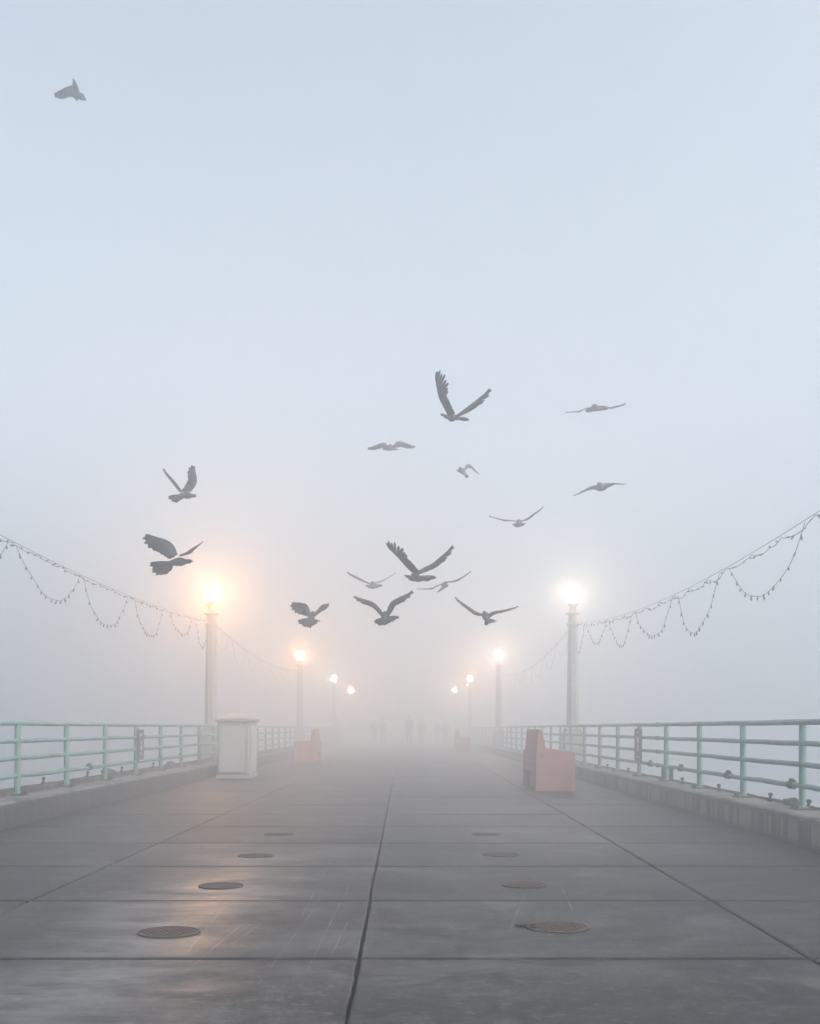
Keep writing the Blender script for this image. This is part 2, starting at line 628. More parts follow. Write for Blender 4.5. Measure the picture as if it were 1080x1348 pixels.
def railing(name, x, d0, step, label, seed, clamps):
    r = random.Random(seed)
    root = empty(name, (x, d0, .27))
    tag(root, label, 'railing')
    ds = []
    k = -8
    while d0 + k * step < 118:
        ds.append(d0 + k * step)
        k += 1
    # posts: square tube with cap, welded base plate and bolts
    bm = bmesh.new()
    ring_tube(bm, [(0, 0, .012), (0, 0, .83)], .036, 12)
    box(bm, -.045, .045, -.045, .045, .008, .03, .004)
    pm = obj('post', bm, M['mint'], root)
    bm = bmesh.new()
    box(bm, -.10, .10, -.10, .10, -.004, .014, .004)
    for sx in (-1, 1):
        for sy in (-1, 1):
            lathe(bm, [(.014, .010), (.014, .034), (.008, .04)], 6, sx * .072, sy * .072)
    bp = obj('base_plate', bm, M['rust'], pm)
    for i, dd in enumerate(ds):
        if i == 0:
            p = pm
        else:
            p = pm.copy()
            COL.objects.link(p)
            b2 = bp.copy()
            COL.objects.link(b2)
            b2.parent = p
            p.parent = root
        p.location = (0, dd - d0, 0)
        p.rotation_euler = (r.uniform(-.008, .008), r.uniform(-.008, .008), r.uniform(-.06, .06))
    for li, z in enumerate(RZ):
        bm = bmesh.new()
        rad = .030 if li == 0 else .027
        pts, rr = [], []
        for dd in ds:
            for f in (0, .33, .66):
                pts.append(Vector((r.uniform(-.0025, .0025), dd + f * step - d0, z - .27 + r.uniform(-.003, .003) * (1 + 1.5 * (li == 3)))))
                rr.append(rad)
        ring_tube(bm, pts, rr, 10)
        # sleeve couplings
        for dd in ds[2::4]:
            ring_tube(bm, [(0, dd + .5 - d0, z - .27), (0, dd + .62 - d0, z - .27)], rad + .008, 10)
        obj('rail', bm, M['mint'], root, smooth=True)
    for (dc, li) in clamps:
        bm = bmesh.new()
        zz = RZ[li] - .27
        ring_tube(bm, [(0, dc - d0 - .06, zz), (0, dc - d0 + .06, zz)], .042, 10)
        box(bm, -.02, .02, dc - d0 - .025, dc - d0 + .025, zz + .03, zz + .062, .004)
        box(bm, -.012, .012, dc - d0 - .1, dc - d0 - .02, zz + .035, zz + .05, .003)
        obj('pipe_clamp', bm, M['dark'], root)
    return root


railing('pier_railing', -4.58, 15.27, 1.93, 'mint green pipe railing on the low kerb behind the white cabinet', 3, [(16.35, 3), (21.0, 3), (22.9, 3)])
railing('pier_railing', 3.80, 12.93, 1.94, 'mint green pipe railing on the streaked kerb behind the nearest pink bench', 5, [(13.55, 3), (15.9, 3), (11.3, 3), (17.9, 3)])

# information plates fixed flat against the railings


def plate(x, d0, d1, z0, z1, sgn, label, rows):
    root = empty('sign_plate', (x, (d0 + d1) / 2, z0))
    tag(root, label, 'sign', 'plates fixed to the railings')
    W, H = d1 - d0, z1 - z0
    bm = bmesh.new()
    box(bm, -.006, .006, -W / 2, W / 2, 0, H, .003)
    obj('panel', bm, M['signbg'], root)
    bm = bmesh.new()
    for (a0, a1, b0, b1) in rows:
        box(bm, sgn * .0085 - .003, sgn * .0085 + .003, -W / 2 + a0 * W, -W / 2 + a1 * W, b0 * H, b1 * H)
    obj('white_marks', bm, M['signfg'], root)
    bm = bmesh.new()
    for zz in (.12 * H, .88 * H):
        for yy in (-.35, .35):
            box(bm, -.03 if sgn > 0 else .006, -.006 if sgn > 0 else .03, yy * W - .02, yy * W + .02, zz - .012, zz + .012, .003)
    obj('bracket', bm, M['mint'], root)


plate(3.745, 18.30, 18.86, .525, 1.05, -1, 'dark plate with a pale stripe hung on the railing beside the streaked kerb',
      [(.36, .56, .55, .74), (.36, .56, .30, .50), (.30, .62, .86, .90), (.30, .62, .10, .14)])
plate(-4.525, 19.06, 19.46, .47, 1.03, 1, 'dark plate with white blotches hung on the railing before the white cabinet',
      [(.38, .62, .38, .52), (.42, .60, .56, .66), (.40, .56, .24, .32), (.30, .62, .80, .88), (.1, .9, .06, .09)])

# box and stubs on the kerbs
root = empty('junction_box', (3.86, 17.0, .27))
tag(root, 'small dark junction box on the right kerb beside a railing post', 'junction box')
bm = bmesh.new()
box(bm, -.07, .07, -.1, .1, 0.02, .21, .012)
obj('housing', bm, M['dark'], root)
bm = bmesh.new()
box(bm, -.078, .078, -.108, .108, .21, .232, .006)
obj('lid', bm, M['dark'], root)
bm = bmesh.new()
ring_tube(bm, [(.0, .05, -.012), (.0, .05, .021)], .022, 8)
ring_tube(bm, [(.0, -.05, -.012), (.0, -.05, .021)], .022, 8)
obj('conduit', bm, M['rust'], root)

bm = bmesh.new()
lathe(bm, [(.028, -.012), (.028, .012), (.015, .016), (.015, .05), (.024, .052), (.026, .072), (.012, .082)], 8)
stub = obj('bolt_stub', bm, M['dark'])
spots = [(3.85, 12.15), (3.85, 14.1), (3.85, 16.0), (3.85, 19.9), (3.86, 11.0), (3.85, 22.0), (-4.68, 14.6), (-4.68, 16.6), (-4.68, 18.6), (-4.66, 20.8)]
for i, (x, y) in enumerate(spots):
    o = stub if i == 0 else stub.copy()
    if i:
        COL.objects.link(o)
    z = .285 if x > 0 else .35
    o.location = (x, y, z)
    o.rotation_euler = (rnd.uniform(-.2, .2), rnd.uniform(-.2, .2), rnd.uniform(0, 6))
    side = 'streaked kerb' if x > 0 else 'kerb ledge near the cabinet'
    tag(o, 'small dark bolt stub sticking up from the ' + side, 'bolt', 'bolt stubs on the ' + side)

# clots of drift and droppings on the ledge
for i, (x, y, s) in enumerate(((-4.66, 17.75, 1.3), (-4.64, 22.2, 1.0), (3.88, 11.5, 1.0))):
    bm = bmesh.new()
    bmesh.ops.create_icosphere(bm, subdivisions=3, radius=.1)
    for v in bm.verts:
        nn = 1 + .5 * noise.noise(v.co * 14 + Vector((i * 5, 0, 0)))
        v.co = Vector((v.co.x * .7 * nn, v.co.y * 1.7 * nn, max(v.co.z * .55 * nn, -.02))) * s
    o = obj('seaweed_clump', bm, M['ledge'])
    o.location = (x, y, .355 if x < 0 else .30)
    tag(o, ['dark clump of dried weed on the left ledge before the plate', 'small dark clump of weed on the left ledge nearer the cabinet', 'dark clump of dried weed on the streaked right kerb'][i], 'weed clump')

# ------------------------------------------------------------------ lamp posts
LAMPS = [(28.7, 4.14, -4.97), (52.3, 4.14, -4.98), (76.4, 4.13, -4.99), (100.2, 4.07, -5.03)]


def lamp_post(x, d, label, mat, side, zc=4.40, gr=.175):
    root = empty('lamp_post', (x, d, -.55))
    tag(root, label, 'street lamp', 'lamps along the pier')
    o0 = .55
    bm = bmesh.new()
    box(bm, -.235, .235, -.235, .235, -.25 + o0, .98 + o0, .02)
    box(bm, -.26, .26, -.26, .26, -.30 + o0, .16 + o0, .02)
    box(bm, -.21, .21, -.21, .21, .98 + o0, 1.07 + o0, .03)
    obj('pedestal', bm, M['post'], root)
    bm = bmesh.new()
    lathe(bm, [(.17, 1.07 + o0), (.165, 1.2 + o0), (.118, 3.9 + o0)], 8, rot=R(22.5))
    obj('pole', bm, M['post'], root)
    bm = bmesh.new()
    lathe(bm, [(.135, 3.62 + o0), (.15, 3.64 + o0), (.15, 3.69 + o0), (.135, 3.71 + o0)], 16)
    obj('band', bm, M['post'], root)
    bm = bmesh.new()
    lathe(bm, [(.12, 3.90 + o0), (.185, 3.93 + o0), (.185, 3.96 + o0), (.11, 3.98 + o0), (.085, 4.06 + o0), (.09, 4.12 + o0), (.13, 4.16 + o0), (.135, 4.21 + o0)], 16)
    obj('collar', bm, M['post'], root)
    bm = bmesh.new()
    prof = []
    for k in range(0, 15):
        a = -math.pi / 2 + .5 + (math.pi - .5) * k / 14
        prof.append((gr * math.cos(a), zc + o0 + gr * 1.1 * math.sin(a)))
    lathe(bm, prof, 20)
    obj('globe', bm, mat, root, smooth=True)
    bm = bmesh.new()
    for sy in (-1, 1):
        ring_tube(bm, [(0, sy * .1, 3.66 + o0), (0, sy * .2, 3.66 + o0)], .012, 6)
    obj('wire_hook', bm, M['dark'], root)


warm = (1.0, .48, .17)
pinkw = (1.0, .70, .48)
white = (1.0, .80, .58)
GL = 0.8
lamp_post(LAMPS[0][2], LAMPS[0][0], 'nearest lamp with an amber glow, behind the white cabinet', glow('lamp_amber', warm, 175 * GL), -1, 4.45)
lamp_post(LAMPS[0][1], LAMPS[0][0], 'nearest lamp with a big white glow, behind the pink bench', glow('lamp_white', white, 62 * GL), 1)
lamp_post(LAMPS[1][2], LAMPS[1][0], 'second lamp on the cabinet side, faint post and peach glow', glow('lamp_peach', warm, 240 * GL), -1)
lamp_post(LAMPS[1][1], LAMPS[1][0], 'second lamp on the streaked kerb side, faint post and pink glow', glow('lamp_pink', pinkw, 220 * GL), 1)
lamp_post(LAMPS[2][2], LAMPS[2][0], 'third lamp on the cabinet side, a small white point', glow('lamp_pale', (1, .85, .65), 170 * GL), -1)
lamp_post(LAMPS[2][1], LAMPS[2][0], 'third lamp on the streaked kerb side, a small peach point', glow('lamp_peach_far', warm, 350 * GL), 1)
lamp_post(LAMPS[3][2], LAMPS[3][0], 'farthest lamp on the cabinet side, a tiny peach point', glow('lamp_far', warm, 380 * GL), -1)
lamp_post(LAMPS[3][1], LAMPS[3][0], 'farthest lamp on the streaked kerb side, a tiny pink point', glow('lamp_far_pink', pinkw, 330 * GL), 1)

# ------------------------------------------------------------------ string lights
bulb_bm = bmesh.new()
lathe(bulb_bm, [(.006, .008), (.009, .0), (.009, -.018), (.012, -.022), (.0135, -.036), (.009, -.052), (.002, -.062)], 7)
bulb_me = bpy.data.meshes.new('bulb')
bulb_bm.to_mesh(bulb_me)
bulb_bm.free()
bulb_me.materials.append(M['bulb'])


def add_bulb(parent, p, rot, s=1.0):
    b = bpy.data.objects.new('bulb', bulb_me)
    COL.objects.link(b)
    b.parent = parent
    b.location = p
    b.rotation_euler = rot
    b.scale = (s, s, s)


def wr(d):
    return CH + 2.03 + .58 * ((d - 16.7) / 11.9) ** 2


def wl(d):
    return CH + 2.28 + .40 * ((d - 16.9) / 12) ** 2


ORD = ['first', 'second', 'third', 'fourth', 'fifth', 'sixth', 'seventh', 'eighth']


def span(x, wf, sgn, hangs, y0, y1, where, lampname, drop, sagg, bulbs, nb=13):
    r = random.Random(int(y0 * 10) + sgn * 3 + 50)
    c0 = Vector((x - sgn * .02, y1, wf(y1)))
    bm = bmesh.new()
    n = 40
    ring_tube(bm, [Vector((x, y0 + (y1 - y0) * k / n, wf(y0 + (y1 - y0) * k / n) + .05)) - c0 for k in range(n + 1)], .004, 5)
    o = obj('messenger_wire', bm, M['wire'])
    o.location = c0
    tag(o, 'thin bare wire ' + where, 'wire')
    # garland wound along the wire
    root = empty('light_garland', c0)
    tag(root, 'garland of small bulbs along the wire ' + where, 'string lights')
    bm = bmesh.new()
    pts, spots = [], []
    hs = sorted(hangs)
    s0 = .0
    for a, b in zip(hs, hs[1:]):
        for q in range(3):
            A = a + (b - a) * q / 3
            B = a + (b - a) * (q + 1) / 3
            m = 10
            sg = sagg * r.uniform(.5, 1.5)
            for k in range(m):
                t_ = k / m
                dd = A + (B - A) * t_
                p = Vector((x + r.uniform(-.012, .012), dd, wf(dd) + .03 - 4 * sg * t_ * (1 - t_) + r.uniform(-.01, .01))) - c0
                pts.append(p)
                if k in (1, 3, 6, 8) and len(spots) < 98:
                    spots.append(p)
    ring_tube(bm, pts, .0045, 5)
    obj('cord', bm, M['wire'], root)
    if bulbs:
        for p in spots:
            add_bulb(root, p, (r.uniform(-2.2, 2.2), r.uniform(-2.2, 2.2), r.uniform(0, 6)), r.uniform(.6, 1.0))
    # swags
    for i, (a, b) in enumerate(zip(hs[::-1][1:], hs[::-1])):
        root = empty('light_swag', Vector((x, b, wf(b))))
        tag(root, '%s drooping loop of unlit bulbs counted from the %s' % (ORD[i], lampname), 'string lights', 'loops of bulbs under the wires')
        o0 = Vector((x, b, wf(b)))
        m = 26
        dr = drop * r.uniform(.72, 1.2)
        g = r.uniform(.06, .34)
        asy = r.uniform(-.08, .08)
        A, B = a + g, b - g * r.uniform(.4, 1)
        r_exp = r.uniform(1.8, 2.8)
        pts = []
        for k in range(m + 1):
            t_ = k / m
            dd = A + (B - A) * t_
            zz = wf(dd) + .02 - dr * (1 - min(1, 2 * abs(t_ - .5 + asy * math.sin(math.pi * t_))) ** r_exp)
            pts.append(Vector((x + .01 * math.sin(t_ * 17 + i), dd, zz)) - o0)
        bm = bmesh.new()
        ring_tube(bm, pts, .004, 5)
        obj('cord', bm, M['wire'], root)
        if bulbs:
            for k in range(nb):
                j = (k + .6) / nb * m
                p = pts[int(j)].lerp(pts[min(int(j) + 1, m)], j - int(j))
                add_bulb(root, p, (r.uniform(-.35, .35), r.uniform(-.35, .35), r.uniform(0, 6)), r.uniform(.7, 1.05))


hr = [8.7, 11.6, 14.85, 17.75, 20.9, 23.7, 26.6, 28.6]
hl = [8.2, 11.25, 14.3, 17.3, 20.3, 23.3, 26.4, 28.6]
span(4.14, wr, 1, hr, 5.0, 28.6, 'from the white glowing lamp towards the viewer', 'white glowing lamp towards the viewer', .60, .055, True)
span(-4.97, wl, -1, hl, 5.0, 28.6, 'from the amber glowing lamp towards the viewer', 'amber glowing lamp towards the viewer', .56, .02, True)
span(4.14, lambda q: wr(q - 23.7), 1, [28.9, 31.8, 34.8, 37.8, 40.8, 43.8, 46.8, 49.8, 52.2], 28.8, 52.2, 'between the white and pink lamps', 'pink lamp back to the white lamp', .58, .05, False)
span(-4.97, lambda q: wl(q - 23.7), -1, [28.9, 31.8, 34.8, 37.8, 40.8, 43.8, 46.8, 49.8, 52.2], 28.8, 52.2, 'between the amber and peach lamps', 'peach lamp back to the amber lamp', .5, .02, False)

# ------------------------------------------------------------------ cabinet
root = empty('utility_cabinet', (-3.66, 24.4, 0))
tag(root, 'white utility cabinet with domed cap standing by the left railing', 'cabinet')
bm = bmesh.new()
box(bm, -.36, .36, -.62, .62, .001, .085, .012)
obj('plinth', bm, M['cab'], root)
bm = bmesh.new()
box(bm, -.335, .335, -.60, .60, .086, 1.19, .03)
obj('body', bm, M['cab'], root)
bm = bmesh.new()
box(bm, -.262, .262, -.618, -.602, .16, 1.12, .008)
fr = obj('front_panel', bm, M['cab2'], root)
bm = bmesh.new()
for (a0, a1, b0, b1) in ((-.30, -.265, .125, 1.155), (.265, .30, .125, 1.155), (-.264, .264, .125, .157), (-.264, .264, 1.123, 1.155)):
    box(bm, a0, a1, -.632, -.601, b0, b1, .004)
obj('panel_frame', bm, M['cab'], fr)
bm = bmesh.new()
box(bm, .337, .352, -.48, .48, .16, 1.12, .006)
obj('side_panel', bm, M['cab2'], root)
bm = bmesh.new()
box(bm, -.385, .385, -.655, .655, 1.191, 1.262, .015)
obj('cap', bm, M['cabcap'], root)
bm = bmesh.new()
rings = []
for (f, z) in ((.95, 1.263), (.80, 1.305), (.55, 1.35), (.28, 1.385), (.05, 1.40)):
    rings.append([bm.verts.new((.36 * f * sx, .62 * f * sy, z)) for sx, sy in ((-1, -1), (1, -1), (1, 1), (-1, 1))])
for a, b in zip(rings, rings[1:]):
    for k in range(4):
        bm.faces.new((a[k], a[(k + 1) % 4], b[(k + 1) % 4], b[k]))
bm.faces.new(rings[0][::-1])
bm.faces.new(rings[-1])
obj('dome', bm, M['cab'], root)

# ------------------------------------------------------------------ benches (facing the sea, backs to the walk)


def extrude_profile(bm, prof, y0, y1, bev=.012):
    a = [bm.verts.new((x, y0, z)) for x, z in prof]
    b = [bm.verts.new((x, y1, z)) for x, z in prof]
    fs = [bm.faces.new(a), bm.faces.new(b[::-1])]
    for k in range(len(prof)):
        fs.append(bm.faces.new((a[k], b[k], b[(k + 1) % len(prof)], a[(k + 1) % len(prof)])))
    es = list(set(e for f in fs for e in f.edges))
    bmesh.ops.bevel(bm, geom=es, offset=bev, segments=2, affect='EDGES')


root = empty('park_bench', (2.12, 19.0, 0))
Lb = 2.15
for i, y in enumerate((0.0, Lb - .13)):
    bm = bmesh.new()
    extrude_profile(bm, [(0, 0.001), (.66, 0.001), (.66, .655), (.015, .675)], y, y + .13)
    ap = obj('end_panel', bm, M['pink'], root)
    bm = bmesh.new()
    lathe(bm, [(.022, 0), (.022, .02)], 12)
    h = obj('socket', bm, M['hole'], ap)
    h.location = (.115, y - .003, .60)
    h.rotation_euler = (R(-90), 0, 0)
bm = bmesh.new()
extrude_profile(bm, [(.025, .30), (.26, .30), (.22, .50), (.155, .86), (.132, .97), (.108, 1.02), (.086, 1.04), (.068, 1.025), (.055, .97), (.04, .80), (.02, .515), (.035, .505), (.035, .495), (.02, .487)], .131, Lb - .131, .006)
obj('backrest', bm, M['pink'], root)
bm = bmesh.new()
extrude_profile(bm, [(.262, .34), (.64, .36), (.64, .44), (.262, .42)], .131, Lb - .131, .01)
obj('seat', bm, M['pink'], root)
bm = bmesh.new()
box(bm, .12, .24, .131, Lb - .131, .002, .299, .01)
obj('plinth', bm, M['pink'], root)
bench = root
tag(bench, 'nearest pink concrete bench, its back to the walk, right of centre', 'bench', 'concrete benches on the pier')
b2 = copy_tree(bench)
b2.location = (-2.76, 34.0 + Lb, 0)
b2.rotation_euler = (0, 0, math.pi)
tag(b2, 'hazy pink concrete bench beyond the white cabinet', 'bench', 'concrete benches on the pier')
b3 = copy_tree(bench)
b3.location = (2.12, 51.0, 0)
tag(b3, 'farthest pink bench, almost lost in the fog by the walkers', 'bench', 'concrete benches on the pier')

# ------------------------------------------------------------------ drain covers in the deck


def cover_mesh(root, rr):
    bm = bmesh.new()
    n = 40
    prof = [(rr * .93, .0), (rr, .0), (rr, -.012), (rr * .93, -.012)]
    rings = [[bm.verts.new((a * math.cos(k * 2 * math.pi / n), a * math.sin(k * 2 * math.pi / n), b)) for k in range(n)] for a, b in prof]
    for i in range(4):
        A, B = rings[i], rings[(i + 1) % 4]
        for k in range(n):
            bm.faces.new((A[k], A[(k + 1) % n], B[(k + 1) % n], B[k]))
    obj('frame', bm, M['ironring'], root)
    bm = bmesh.new()
    lathe(bm, [(rr * .90, -.012), (rr * .90, -.004), (rr * .88, -.002)], n)
    # raised studs on the lid
    q = int(rr / .028)
    for i in range(-q, q + 1):
        for j in range(-q, q + 1):
            x, y = i * .030 + (j % 2) * .015, j * .028
            if x * x + y * y < (rr * .8) ** 2:
                box(bm, x - .009, x + .009, y - .008, y + .008, -.003, .003)
    obj('lid', bm, M['iron'], root)


CV = [(.79, 6.01, .165), (.778, 7.65, .150), (.772, 9.49, .155), (.77, 11.3, .15),
      (-1.236, 5.87, .160), (-1.253, 7.61, .150), (-1.257, 9.40, .150), (-1.285, 11.3, .150)]
CL = ['nearest dark round drain cover on the right, with a chipped rim', 'second round drain cover back on the right, rust brown', 'third round drain cover back on the right',
      'fourth round drain cover back on the right, hardly visible',
      'nearest rusty drain cover in the amber lamp reflection', 'dark round drain cover second back on the left, in the amber reflection',
      'third round drain cover back on the left', 'fourth round drain cover back on the left']
for (x, y, rr), lb in zip(CV, CL):
    root = empty('drain_cover', (x, y, .005))
    root.rotation_euler = (0, 0, rnd.uniform(0, 3))
    tag(root, lb, 'drain cover', 'drain covers in the deck')
    cover_mesh(root, rr)
# broken asphalt patch at the rim of the nearest cover
bm = bmesh.new()
pts = [(-.30, .055), (-.24, .075), (-.12, .085), (-.02, .13), (-.06, .06), (-.14, .0), (-.16, -.04), (-.22, -.05), (-.235, .0), (-.27, .03)]
a = [bm.verts.new((x * .75, y, .004)) for x, y in pts]
b = [bm.verts.new((x * .75, y, -.006)) for x, y in pts]
bm.faces.new(a)
for k in range(len(pts)):
    bm.faces.new((a[k], b[k], b[(k + 1) % len(pts)], a[(k + 1) % len(pts)]))
o = obj('tar_patch', bm, M['joint'])
o.location = (.79, 6.01, .0005)
tag(o, 'black broken patch at the rim of the nearest right drain cover', 'tar patch')

# ------------------------------------------------------------------ birds
FEATH = Vector


class Bird:
    def __init__(s, tint=1.0):
        s.bm = bmesh.new()
        s.col = s.bm.loops.layers.color.new('Col')
        s.tint = tint  # paler plumage on the farther birds imitates extra haze

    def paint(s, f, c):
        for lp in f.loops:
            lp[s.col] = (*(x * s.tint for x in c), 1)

    def loft(s, pts, radii, n=12, cols=None, squash=1.0, up=Vector((0, 0, 1))):
        rings = []
        for i, p in enumerate(pts):
            a, b = pts[max(i - 1, 0)], pts[min(i + 1, len(pts) - 1)]
            tg = (b - a).normalized()
            u = up - tg * up.dot(tg)
            if u.length < 1e-4:
                u = Vector((1, 0, 0)) - tg * tg.x
            u.normalize()
            q = tg.cross(u)
            rings.append([s.bm.verts.new(p + (q * math.cos(k * 2 * math.pi / n) + u * squash * math.sin(k * 2 * math.pi / n)) * radii[i]) for k in range(n)])
        for i, (A, B) in enumerate(zip(rings, rings[1:])):
            for k in range(n):
                s.paint(s.bm.faces.new((A[k], A[(k + 1) % n], B[(k + 1) % n], B[k])), cols[i])
        s.paint(s.bm.faces.new(rings[0][::-1]), cols[0])
        s.paint(s.bm.faces.new(rings[-1]), cols[-1])

    def feather(s, a, b, nrm, w0, w1, ca, cb, curl=0.0, tip=.35):
        """vane from a to b, widths w0 (root) .. w1 (near tip), thin but solid"""
        ax = (b - a)
        L = ax.length
        if L < 1e-5:
            return
        ax /= L
        sd = ax.cross(nrm)
        if sd.length < 1e-5:
            return
        sd.normalize()
        nn = sd.cross(ax).normalized()
        st = [(0, w0), (.3, w0 * .6 + w1 * .4), (.6, w1), (.82, w1 * .92), (.94, w1 * .62), (1, w1 * .12)]
        th = .0016
        top, bot = [], []
        for t_, ww in st:
            c = a + ax * L * t_ - nn * curl * L * t_ * t_
            top.append((s.bm.verts.new(c - sd * ww / 2), s.bm.verts.new(c + nn * th * 1.5), s.bm.verts.new(c + sd * ww / 2)))
            bot.append(s.bm.verts.new(c - nn * th))
        for i in range(len(st) - 1):
            c = cb if st[i][0] >= .55 else ca
            A, B = top[i], top[i + 1]
            for q in ((A[0], A[1], B[1], B[0]), (A[1], A[2], B[2], B[1]), (A[0], B[0], bot[i + 1], bot[i]), (A[2], bot[i], bot[i + 1], B[2])):
                s.paint(s.bm.faces.new(q), c)

    def wing(s, lead, trail, cols, nsec=11, nprim=10):
        """lead / trail: 4 matching world points root -> elbow -> wrist -> tip"""
        def sample(pl, t_):
            # smooth through the four stations
            k = min(int(t_ * 3), 2)
            f = t_ * 3 - k
            p0, p1, p2, p3 = pl[max(k - 1, 0)], pl[k], pl[k + 1], pl[min(k + 2, 3)]
            return .5 * ((2 * p1) + (p2 - p0) * f + (2 * p0 - 5 * p1 + 4 * p2 - p3) * f * f + (3 * p1 - p0 - 3 * p2 + p3) * f ** 3)
        c_arm, c_cov, c_sec, c_tip = cols
        # muscled leading edge + covert sheet, closed and cambered
        N, Mn = 18, 6
        grid_t, grid_b = [], []
        for i in range(N + 1):
            t_ = i / N
            A, B = sample(lead, t_), sample(trail, t_)
            ch = B - A
            sp = (sample(lead, min(t_ + .03, 1)) - sample(lead, max(t_ - .03, 0)))
            nm = sp.cross(ch)
            if nm.length < 1e-7:
                nm = Vector((0, 0, 1))
            nm.normalize()
            if nm.z < 0:
                nm = -nm
            cov = .62 * (1 - .55 * t_ ** 1.5)
            rt, rb = [], []
            for j in range(Mn + 1):
                u = j / Mn
                thick = (.014 * (1 - t_) + .004) * (math.sin(math.pi * min(1, u * .9 + .1)) ** .6) * (1 - u * .55)
                if j == Mn:
                    thick = .0012
                camb = .05 * ch.length * math.sin(math.pi * u * cov)
                base = A + ch * (u * cov) + nm * camb
                rt.append(s.bm.verts.new(base + nm * thick * .5))
                rb.append(s.bm.verts.new(base - nm * thick * .5))
            grid_t.append(rt)
            grid_b.append(rb)
        for i in range(N):
            for j in range(Mn):
                c = c_arm if j < 2 else c_cov
                s.paint(s.bm.faces.new((grid_t[i][j], grid_t[i + 1][j], grid_t[i + 1][j + 1], grid_t[i][j + 1])), c)
                s.paint(s.bm.faces.new((grid_b[i][j], grid_b[i][j + 1], grid_b[i + 1][j + 1], grid_b[i + 1][j])), c)
            s.paint(s.bm.faces.new((grid_t[i][0], grid_b[i][0], grid_b[i + 1][0], grid_t[i + 1][0])), c_arm)
            s.paint(s.bm.faces.new((grid_t[i][Mn], grid_t[i + 1][Mn], grid_b[i + 1][Mn], grid_b[i][Mn])), c_cov)
        for i in (0, N):
            for j in range(Mn):
                q = (grid_t[i][j], grid_t[i][j + 1], grid_b[i][j + 1], grid_b[i][j])
                s.paint(s.bm.faces.new(q if i == 0 else q[::-1]), c_cov)
        # flight feathers
        tot = (sample(lead, 1) - sample(lead, 0)).length
        for k in range(nsec):
            t_ = .03 + .60 * k / (nsec - 1)
            A, B = sample(lead, t_), sample(trail, t_ * 1.0)
            nm = (sample(lead, t_ + .03) - sample(lead, max(t_ - .03, 0))).cross(B - A).normalized()
            if nm.z < 0:
                nm = -nm
            a = A + (B - A) * .3 - nm * .001 * (k % 2)
            s.feather(a, B + (B - A) * .03 * math.sin(k * 2.1), nm, .026, .034, c_sec, c_sec if k % 3 else c_tip, .02)
        hand0, hand1 = sample(lead, .60), sample(lead, 1.0)
        hv = hand1 - hand0
        tv0 = sample(trail, .62) - hand0
        for k in range(nprim):
            f = k / (nprim - 1)
            A = sample(lead, .56 + .30 * f)
            # fan of primaries from the trailing edge round to the wing tip
            ang = f ** .85
            dirv = (tv0.normalized() * (1 - ang) + hv.normalized() * ang).normalized()
            reach = tv0.length * (1 - f) + hv.length * 1.06 * f
            reach *= (1 + .10 * math.sin(math.pi * f)) * (1 + (.045 if k % 2 else -.045))
            B = hand0 + dirv * reach
            if f > .97:
                B = hand1
            nm = hv.cross(sample(trail, .7) - sample(lead, .7))
            if nm.length < 1e-7:
                nm = Vector((0, 0, 1))
            nm.normalize()
            if nm.z < 0:
                nm = -nm
            s.feather(A + (B - A) * .02 - nm * .0010 * k, B + nm * .006 * (k % 2) * f, nm,   .024, .043 - .014 * f, c_sec, c_tip if k % 2 else c_sec, -.03)


GREY = (.10, .105, .12)
DGREY = (.035, .037, .043)
LGREY = (.26, .265, .28)
BLK = (.028, .028, .032)


